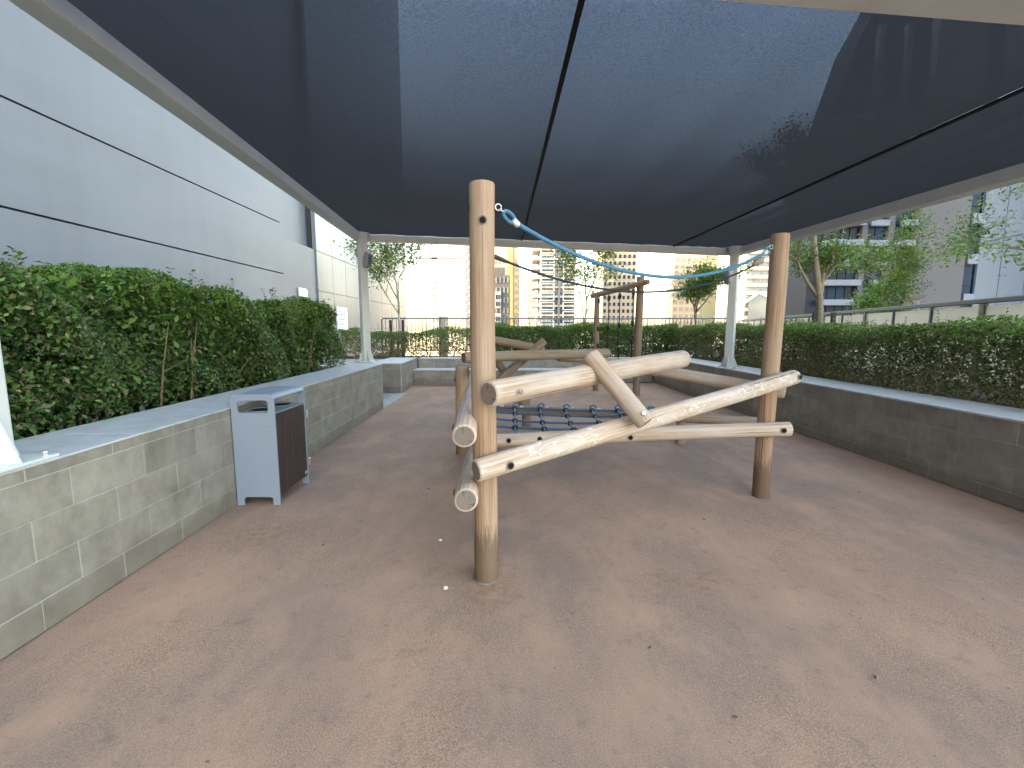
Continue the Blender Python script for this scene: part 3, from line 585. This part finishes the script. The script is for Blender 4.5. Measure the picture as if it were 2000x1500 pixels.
def hedge(name, label, P, Q, thick, z0, z1, n, size, sprigs, mats, olive, thin=.45, side=1, zend=None, gap=.5, inner=.3, wob=1.):
    """clipped hedge whose visible face runs P->Q, body to the left (side=1) or right of it"""
    P, Q = np.array((*P, 0.)), np.array((*Q, 0.)); Lw = np.linalg.norm(Q - P); u = (Q - P) / Lw; nb = np.array((-u[1], u[0], 0)) * side
    root = empty(name, tuple(P + u * Lw / 2 + nb * thick / 2 + np.array((0, 0, z0 - .05))), label, 'hedge')
    zt = lambda s: z1 + ((zend if zend is not None else z1) - z1) * s / Lw
    fr = rng.choice(5, n, p=[.62 - inner * .75, .33 - inner * .25, .025, .025, inner]); s = rng.uniform(0, Lw, n); t = rng.uniform(0, thick, n); hh = rng.uniform(0, 1, n) ** .85; dep = rng.exponential(.085, n)
    top = zt(s) - z0 + (.05 * np.sin(s * 1.9 + 1) + .035 * np.sin(s * 4.7) + .03 * np.sin(s * 9.1 + t * 6)) * (wob - .4); nor = np.zeros((n, 3)); front, tp, e0, e1, inn = [fr == i for i in range(5)]
    z = z0 + hh * top
    rnd = .10   # rounded shoulders
    t = np.where(front, dep + np.maximum(0, hh - .82) * .55 + bumps(s, z) * wob, t); z = np.where(tp, z0 + top - dep * .8 + bumps(s, t * 2) * .9 - np.where(t < .2, (.2 - t) * .5, 0), z)
    s = np.where(e0, dep, np.where(e1, Lw - dep + bumps(t * 2, z), s))
    keep = ~((front | e1) & (rng.uniform(0, 1, n) > np.clip((z - z0) / (top * thin) + .25, 0, 1))); keep &= z > z0
    # gaps where the light falls through
    g = np.sin(s * 3.7 + 2 * np.sin(z * 5)) * np.sin(z * 8 + s * 1.7); keep &= ~(front & (g > .86) & (rng.uniform(0, 1, n) < gap))
    s, t, z, front, tp, inn, hh = [q[keep] for q in (s, t, z, front, tp, inn, hh)]; m_ = len(s)
    pts = P + u * s[:, None] + nb * t[:, None]; pts[:, 2] = z
    nor = rng.normal(size=(m_, 3)) * .75 + np.where(front[:, None], -nb * .7 + np.array((0, 0, .45)), np.array((0, 0, .9)))
    hz = (z - z0) / (zt(s) - z0); q = rng.uniform(0, 1, m_); fresh = (hz + rng.normal(size=m_) * .12 + .12 * np.sin(s * 2.3) > .80)
    mi = np.where(q < olive * np.clip(1.25 - hz, .0, 1), 2, np.where(fresh & (rng.uniform(0, 1, m_) < .75), 1, np.where(rng.uniform(0, 1, m_) < .16, 1, 0)))
    extraP, extraN = [], []
    tw = MB()
    for _ in range(int(Lw * 14)):   # stems and twigs
        s_ = rng.uniform(.05, Lw - .05); t_ = rng.uniform(.06, thick * .8); b0 = P + u * s_ + nb * t_; h_ = rng.uniform(.3, .75) * (z1 - z0)
        d = u * rng.normal() * .16 - nb * rng.uniform(-.15, .25); a = Vector(b0 + np.array((0, 0, z0 - .09))); b_ = Vector(b0 + d * .6 + np.array((0, 0, z0 + h_ * .5))); c_ = Vector(b0 + d * 1.3 + np.array((0, 0, z0 + h_)))
        tw.tube([a, b_, c_], [.009, .006, .003], 4)
        for _k in range(2):
            m2 = a.lerp(b_, rng.uniform(.3, 1)); tw.tube([m2, m2 + Vector(u * rng.normal() * .16 - nb * rng.uniform(-.05, .14)) + Vector((0, 0, rng.uniform(.02, .2)))], [.0045, .002], 3)
    for _ in range(sprigs):        # shoots standing above the clipped top
        s_ = rng.uniform(.1, Lw - .1); t_ = rng.uniform(.05, min(.8, thick)); b0 = P + u * s_ + nb * t_; L_ = rng.choice([.07, .11, .16, .26], p=[.3, .3, .25, .15]); lean = np.array((rng.normal() * .12, rng.normal() * .12, 1)) * L_
        zz = zt(s_) - .05; a = b0 + np.array((0, 0, zz)); tw.tube([Vector(a), Vector(a + lean)], [.003, .0015], 3)
        for h_ in np.arange(.15, 1.05, .035 / L_):
            for sg in (-1, 1):
                ang = rng.uniform(0, 3.14); dd = np.array((math.cos(ang), math.sin(ang), 0)) * sg; extraP.append(a + lean * h_ + dd * size * .5); extraN.append(np.array((0, 0, 1)) - dd * .6 + rng.normal(size=3) * .2)
    if extraP: pts = np.vstack([pts, extraP]); nor = np.vstack([nor, extraN]); mi = np.concatenate([mi, rng.choice([0, 1], len(extraP))])
    sz = np.where(np.concatenate([inn, np.zeros(len(pts) - m_, bool)]), 1.7, 1.)[:, None]
    leaves('foliage', pts, nor, size * sz, mats, mi, root); tw.put('branches', ['twig'], root)['kind'] = 'stuff'
    return root
LM = ['leaf_dark', 'leaf_fresh', 'leaf_olive']
hedge('hedge', 'tall bushy dark green hedge in the left planter', (-2.98, .9), (-3.18, 8.35), 1.15, 0.80, 1.93, 150000, .044, 170, LM, .18, .62, 1, 1.80, inner=.22, wob=1.8, gap=.85)
hedge('hedge', 'clipped long hedge on the right with brownish lower leaves', (4.84, 1.5), (4.66, 13.2), 1.0, .69, 1.50, 115000, .037, 170, LM, .75, .34, -1, 1.56, inner=.10)
hedge('hedge', 'low clipped hedge along the far railing, green on top', (-.9, 13.3), (4.9, 13.4), .95, .63, 1.54, 75000, .042, 30, LM, .25, .3, 1, 1.60)
hedge('hedge', 'sparse browned hedge at the far left under the small tree', (-5.2, 13.35), (-.9, 13.35), .8, .63, 1.38, 30000, .040, 20, LM, .8, .5, 1, 1.45, inner=.12)

def tree(name, label, base, H_, lean, spread, n, size, bark, seed, cz0=.45, group='trees round the terrace', r0=.05, droop=0, stakes=False, forks=3, flat=1.0, low=.62):
    rr = random.Random(seed); root = empty(name, base, label, 'tree', group); b0 = Vector(base); mb = MB(); tips = []
    def grow(p, d, L_, r_, lev):
        pts = [p]; q = p.copy(); dd = d.copy()
        for i in range(4):
            dd = (dd + Vector((rr.uniform(-.16, .16), rr.uniform(-.16, .16), rr.uniform(-.03, .12) - droop * .06 * lev))).normalized(); q = q + dd * L_ / 4; pts.append(q.copy())
        mb.tube(pts, [r_, r_ * .88, r_ * .76, r_ * .64, r_ * .5], 7 if lev < 2 else 4)
        if lev >= 3: tips.extend([pts[2], pts[3], pts[4]]); return
        if lev == 2: tips.extend([pts[3], pts[4]])
        for i in range(forks if lev else forks + 1):
            a = rr.uniform(0, 6.28); el = rr.uniform(.35, .85); nd = (dd + Vector((math.cos(a) * el * 1.25, math.sin(a) * el * 1.25, rr.uniform(-.1, .35) * flat))).normalized()
            grow(pts[rr.choice((2, 3, 4, 4) if low > .5 else (2, 2, 3, 3, 4))], nd, L_ * rr.uniform(.55, .8) * (spread if lev == 0 else 1), r_ * .55, lev + 1)
    grow(b0 - Vector((0, 0, .1)), Vector((lean[0], lean[1], 1)).normalized(), H_ * cz0, r0, 0)
    mb.put('trunk', [bark], root, smooth=True)
    T = np.array([tuple(t) for t in tips]); idx = rng.integers(0, len(T), n); P = T[idx] + rng.normal(size=(n, 3)) * np.array((.16, .16, .09)) * (H_ / 4)
    P = P[P[:, 2] > b0.z + H_ * cz0 * low]
    Nn = rng.normal(size=(len(P), 3)) * .6 + np.array((0, 0, .9)); mi = rng.choice([0, 1, 2], len(P), p=[.62, .26, .12]); leaves('crown', P, Nn, size, ['leaf_tree', 'leaf_fresh', 'leaf_dark'], mi, root, 2.3)
    if stakes:
        for sx in (-.17, .2):
            st = MB(); st.box(b0.x + sx - .035, b0.x + sx + .035, b0.y - .03, b0.y + .03, b0.z, b0.z + stakes); st.put('stake', ['stake'], root)
        tube('tie', [b0 + Vector((-.26, -.05, stakes * .28)), b0 + Vector((-.1, -.12, stakes * .4)), b0 + Vector((.22, -.07, stakes * .4))], .016, 'stake', root, 6)
    return root
tree('young_tree', 'small multi-stemmed tree at the far left beside the glossy wall', (-3.55, 14.1, .6), 4.6, (.16, 0), .95, 2900, .105, 'bark_pale', 3, .42, stakes=1.15, r0=.045)
tree('young_tree', 'slender leaning tree at the far railing in front of the balcony tower', (2.45, 14.3, .6), 4.5, (-.12, 0), .9, 3400, .105, 'bark_pale', 8, .42, r0=.05)
tree('young_tree', 'leafy young tree at the far railing left of the right canopy column', (5.85, 14.4, .6), 4.2, (-.02, 0), .85, 5200, .10, 'bark', 21, .36, r0=.05)
tree('young_tree', 'staked tree with a rough trunk behind the right hedge', (6.15, 9.1, .66), 3.9, (-.02, 0), .42, 6500, .075, 'bark', 12, .78, stakes=1.15, r0=.085, forks=4, low=.42)
tree('young_tree', 'pale stemmed feathery tree beyond the panelled parapet, left one', (18.1, 22.0, 0), 7.0, (0, 0), .9, 4200, .15, 'bark_pale', 31, .34, r0=.07, flat=.5)
tree('young_tree', 'pale stemmed feathery tree beyond the panelled parapet, right one', (20.3, 23.0, 0), 8.0, (.05, 0), 1.0, 5200, .15, 'bark_pale', 44, .38, r0=.08, flat=.5)
tree('young_tree', 'tree reaching in from the right edge with drooping sprays', (9.6, 8.2, .0), 5.9, (-.05, 0), 1.0, 3200, .085, 'bark', 52, .44, r0=.06, droop=1, flat=.3)

# ---------------------------------------------------------------- far railing and panelled parapet
rl = empty('railing', (1.3, 15.6, 0), 'pale grey metal balustrade with thin bars along the far edge', 'railing')
RY, RZ = 15.6, 1.83
tube('top_rail', [(-4.42, RY, .55), (-4.42, RY, RZ - .05), (-4.37, RY, RZ), (1.5, RY, RZ), (7.25, RY, RZ)], .026, 'rail_steel', rl, 8); tube('bottom_rail', [(-4.42, RY, .75), (7.25, RY, .75)], .018, 'rail_steel', rl, 6)
bal = mesh('baluster', *tubev([(0, 0, .75), (0, 0, RZ)], .0135, 6)[:2], 'rail_steel', smooth=True); pst = mesh('rail_post', *tubev([(0, 0, 0), (0, 0, RZ)], .022, 8)[:2], 'rail_steel', smooth=True)
x = -4.29; i = 0
while x < 7.25:
    inst('rail_post' if i % 12 == 11 else 'baluster', pst if i % 12 == 11 else bal, rl, Matrix.Translation((x, RY, 0))); x += .125; i += 1
pp = empty('parapet', (9.4, 12, 0), 'pale panelled parapet with dark posts and slate top rail on the right', 'parapet')
p0 = Vector((6.85, 3.65, 0)); u = Vector((.286, .958, 0)).normalized(); ang = math.atan2(u.y, u.x)
TR = lambda s, off, z: Matrix.Translation(p0 + u * s + Vector((-u.y, u.x, 0)) * off + Vector((0, 0, z))) @ Matrix.Rotation(ang, 4, 'Z')
nP = 18
inst('top_rail', cbox(nP * 1.5, .10, .085, .012, 'slate_metal'), pp, TR(nP * .75, 0, 1.965))
for i in range(nP + 1): inst('parapet_post', cbox(.06 if i % 3 else .13, .07, 1.92, .006, 'slate_metal'), pp, TR(i * 1.5, 0, .96))
for i in range(nP): inst('parapet_panel', cbox(1.42, .03, 1.86, .004, 'panel_frosted'), pp, TR(i * 1.5 + .75, -.01, .95))

# ---------------------------------------------------------------- buildings around and far away
wb = empty('panelled_building', (33, 24, 0), 'pale blue panelled building at the right edge above the parapet', 'building')
wa = Vector((30.0, 30.0, 0)); wu = Vector((-.134, -.991, 0)).normalized(); wang = math.atan2(wu.y, wu.x); wn = Vector((-wu.y, wu.x, 0))
pc = wa + wu * 14 + wn * 5
inst('wall', cbox(28, 9.9, 52, .05, 'joint_dark'), wb, Matrix.Translation((pc.x, pc.y, 0)) @ Matrix.Rotation(wang, 4, 'Z'))
zz = [-1.9, 2.5, 6.9, 11.3, 15.7, 20.1, 24.5]
for j in range(len(zz) - 1):
    for i in range(17):
        c_ = wa + wu * (1.65 * i + .82) - wn * .02; inst('cladding_panel', cbox(1.62, .12, zz[j + 1] - zz[j] - .04, .01, 'panel_blue'), wb, Matrix.Translation((c_.x, c_.y, (zz[j] + zz[j + 1]) / 2)) @ Matrix.Rotation(wang, 4, 'Z'))
GT = empty('glass_tower', (66, 90, -26), 'dark blue glass tower with pale balcony bands behind the right trees', 'building'); GY = 80
prof = [(50.6, -26), (81.4, -26), (84, 95), (72, 95), (66, 70), (59.8, 54.6), (56.4, 48), (53.2, 37), (51.2, 26)]; nq = len(prof)
V = [(p[0], y, p[1]) for y in (GY + .4, GY + 6) for p in prof]; put('tower_body', V, [tuple(range(nq)), tuple(range(2 * nq - 1, nq - 1, -1))] + [(i, i + nq, (i + 1) % nq + nq, (i + 1) % nq) for i in range(nq)], 'navy_glass', GT)
pbox('grey_wall', 68.1, 76.4, GY - 1.2, GY + 1, -26, 60, 'tower_grey', GT)
for xa, xb in ((59.2, 60.1), (63.6, 64.6)): pbox('pier', xa, xb, GY - .5, GY + .5, -26, 50, 'tower_grey', GT)
rr = random.Random(5)
for f in range(12):
    z = -1.2 + f * 3.3
    for xa, xb, yo in ((53.0, 59.0, -1.5), (60.3, 63.4, -.9), (64.8, 68.0, -1.1)):
        if rr.random() < .85: pbox('balcony_band', xa + rr.choice((0, 0, 1.2)), xb, GY + yo, GY + .4, z, z + .95, 'tower_band', GT)
        nw = max(2, int((xb - xa) / 1.5))
        for i in range(nw): pbox('window', xa + (xb - xa) * i / nw + .08, xa + (xb - xa) * (i + 1) / nw - .08, GY + .22, GY + .36, z + 1.0, z + 3.2, rr.choice(('navy_pane', 'navy_glass', 'navy_glass')), GT)
    if f % 2 == 0: pbox('balcony_box', 77.0, 79.0, GY - 1.2, GY + .4, z + .3, z + 1.9, 'tower_band', GT)
    pbox('window', 76.6, 79.2, GY + .2, GY + .36, z + .1, z + 3.2, 'navy_pane', GT)
    pbox('window', 79.5, 81.0, GY + .1, GY + .36, z + .1, z + 1.6, 'navy_pane', GT); pbox('window', 79.5, 81.0, GY + .1, GY + .36, z + 1.75, z + 3.25, 'navy_pane', GT)

def tower(name, label, x0, x1, Y, dep, top, wall, pitch, bays, gl, bands=None, frames=None, zlo=-4, zhi=34, wfrac=.6, hfrac=.55, sidebands=False, skip=()):
    root = empty(name, ((x0 + x1) / 2, Y + dep / 2, -26), label, 'building', 'far towers beyond the railing')
    pbox('tower_body', x0, x1, Y, Y + dep, -26, top, wall, root); z = zlo; bw = (x1 - x0) / bays; f = 0
    wm = cbox(bw * wfrac, .3, pitch * hfrac, .02, gl)
    while z + pitch < min(zhi, top):
        for i in range(bays):
            if i in skip: continue
            inst('window', wm, root, Matrix.Translation((x0 + bw * (i + .5), Y - .02, z + pitch * .55)))
        if bands: pbox('floor_band', x0 - .25, x1 + .25, Y - .9, Y + .2, z - .18, z + pitch * bands, 'white_wall', root)
        if sidebands: pbox('side_balcony', x0 - sidebands, x0 + .3, Y - .5, Y + dep * .8, z, z + pitch * .32, 'white_wall', root)
        z += pitch; f += 1
    return root
tower('apartment_tower', 'pale tower edge with stacked rounded balconies left of the front post', -17.2, -8.4, 170, 14, 37, 'white_wall', 2.9, 4, 'glass_grey', None, None, sidebands=1.6)
ct = tower('apartment_tower', 'sunlit cream tower with an orange stripe right of the front post', -8, 2.6, 200, 14, 41, 'cream', 3.2, 6, 'glass_warm', None, wfrac=.45, skip=(4,))
pbox('stripe', -1.6, .3, 199.6, 200.2, -26, 41, 'orange_wall', ct)
dk = tower('office_block', 'dark grey block with white framed windows right of the front post', -5.6, -.7, 150, 12, 18.5, 'grey_wall', 3.2, 4, 'glass_grey', wfrac=.35)
pbox('roof_step', -5.6, -2.4, 150.5, 161, 18.5, 21, 'grey_wall', dk)
for z in (1.0, 8.0): pbox('white_frame', -5.5, -3.6, 149.5, 150.1, z, z + 5.2, 'white_wall', dk); [pbox('window', -5.3 + i * .85, -4.7 + i * .85, 149.3, 149.6, z + .6 + j * 2.2, z + 2.1 + j * 2.2, 'glass_dark', dk) for i in range(2) for j in range(2)]
tower('apartment_tower', 'slim beige lattice tower between the dark block and the pale tower', -.2, 3.6, 220, 12, 32, 'sand_wall', 2.6, 4, 'mid_grey', wfrac=.55)
tower('apartment_tower', 'distant pale yellow tower left of the balcony tower', 9.2, 14.4, 290, 14, 34, 'cream', 3.4, 6, 'glass_warm', wfrac=.4)
mt = tower('balcony_tower', 'tall tower with white framed balconies in the middle of the skyline', 10.2, 23.2, 170, 16, 35, 'mid_grey', 3.36, 6, 'glass_blue', .16, None, wfrac=.86, hfrac=.62, sidebands=2.6)
z = -2.0
while z < 30:
    for xa, xb in ((10.4, 15.4), (18.6, 23.1)):
        fr_ = MB(); t = .28
        fr_.box(xa, xb, 168.6, 169.0, z, z + t); fr_.box(xa, xb, 168.6, 169.0, z + 2.9 - t, z + 2.9); fr_.box(xa, xa + t, 168.61, 168.99, z + t, z + 2.9 - t); fr_.box(xb - t, xb, 168.61, 168.99, z + t, z + 2.9 - t)
        fr_.put('balcony_frame', ['white_wall'], mt)
    z += 3.36
pbox('core_strip', 16.9, 17.5, 168.8, 170.1, -26, 35, 'mid_grey', mt)
tower('apartment_tower', 'cream tower with regular dark windows behind the high log beam', 37.2, 50.6, 190, 14, 36, 'sand_wall', 2.75, 7, 'glass_dark', wfrac=.5, hfrac=.5)
g2 = tower('apartment_tower', 'yellowish tower with a green glass side behind the leafy young tree', 69.5, 82.0, 200, 14, 36, 'cream', 3.0, 5, 'glass_warm', wfrac=.6); pbox('green_side', 82.0, 88.0, 199.2, 213, -26, 34, 'green_wall', g2)
for i in range(12): pbox('glass_fin', 82.3 + i * .48, 82.42 + i * .48, 198.9, 199.25, -20, 34, 'cream', g2)
wt = tower('balcony_tower', 'white tower with curved balcony bands and a peaked glass front', 90.4, 108, 180, 16, 34, 'white_wall', 3.1, 6, 'glass_grey', .3, None, wfrac=.9)
put('gable', [(90, 178.6, 11.5), (95, 178.4, 15.5), (102, 178.6, 12.6), (102, 178.6, 11.9), (95, 178.4, 14.6), (90, 178.6, 10.8), (90, 179.2, 11.5), (95, 179, 15.5), (102, 179.2, 12.6)], [(0, 5, 4, 1), (1, 4, 3, 2), (0, 1, 7, 6), (1, 2, 8, 7)], 'white_wall', wt)
put('gable_glass', [(91.5, 178.9, 4), (101, 178.9, 4), (101, 178.9, 12.4), (95, 178.9, 14.7), (91.5, 178.9, 12.3), (91.5, 179.3, 4), (101, 179.3, 4)], [(0, 1, 2, 3, 4)], 'glass_grey', wt)
ft = tower('fin_tower', 'grey glass tower with white vertical strips behind the staked tree', 59.5, 67.5, 100, 4, 40, 'tower_grey', 3.2, 5, 'navy_pane', wfrac=.7)
for xa in (62.2, 65.4): pbox('white_strip', xa, xa + .9, 99.4, 99.95, -26, 40, 'white_wall', ft)
tower('slim_tower', 'slim pale tower far off beside the small left tree', -50, -46.4, 290, 5, 56, 'white_wall', 4.0, 2, 'mid_grey', wfrac=.4)
cn = empty('tower_crane', (-41.5, 290, -26), 'lattice mast of a distant tower crane left of the front post', 'crane'); mb = MB()
for dx in (0, 1.6):
    mb.box(-42.3 + dx, -42.05 + dx, 290, 290.3, -26, 44)
for i in range(30): mb.tube([(-42.2, 290.1, -26 + i * 2.3), (-40.6, 290.1, -23.7 + i * 2.3)], .09, 3)
mb.put('mast', ['mid_grey'], cn); pbox('jib', -60, -30, 290, 290.8, 44, 45.2, 'mid_grey', cn); pbox('site_frame', -46.2, -41, 292, 296, -26, 9, 'mid_grey', cn)

# ---------------------------------------------------------------- small things on the floor
def pebble(x, y, r_, mat, label, nm='pebble', cat='pebble', grp='pale pebbles on the play floor', flat=.6):
    bm = bmesh.new(); bmesh.ops.create_icosphere(bm, subdivisions=2, radius=r_)
    for v in bm.verts: v.co = Vector((v.co.x * random.uniform(.8, 1.25), v.co.y * random.uniform(.8, 1.25), v.co.z * flat * random.uniform(.8, 1.2)))
    me = bpy.data.meshes.new(nm); bm.to_mesh(me); bm.free(); me.materials.append(M[mat]); return _tag(inst(nm, me, None, Matrix.Translation((x, y, r_ * flat * .7))), label, cat, grp)
pebble(-.51, 3.08, .012, 'pebble_white', 'small white pebble left of the front post, farther one'); pebble(-.385, 2.48, .015, 'pebble_white', 'white pebble on the floor just left of the front post foot')
lm = mesh('leaf_bit', [(-.018, 0, .002), (0, -.008, .010), (.02, 0, .004), (0, .009, .008)], [(0, 1, 2, 3)], 'dry_leaf')
for i in range(18):
    x, y = (random.uniform(-2.0, 3.6), random.uniform(1.2, 8.5)); o = inst('dry_leaf', lm, None, Matrix.Translation((x, y, .003)) @ Matrix.Rotation(random.uniform(0, 6), 4, 'Z') @ Matrix.Scale(random.uniform(.5, 1.1), 4))
    _tag(o, 'tiny dry leaf fragment lying on the play floor', 'leaf', 'dry leaf bits on the play floor')
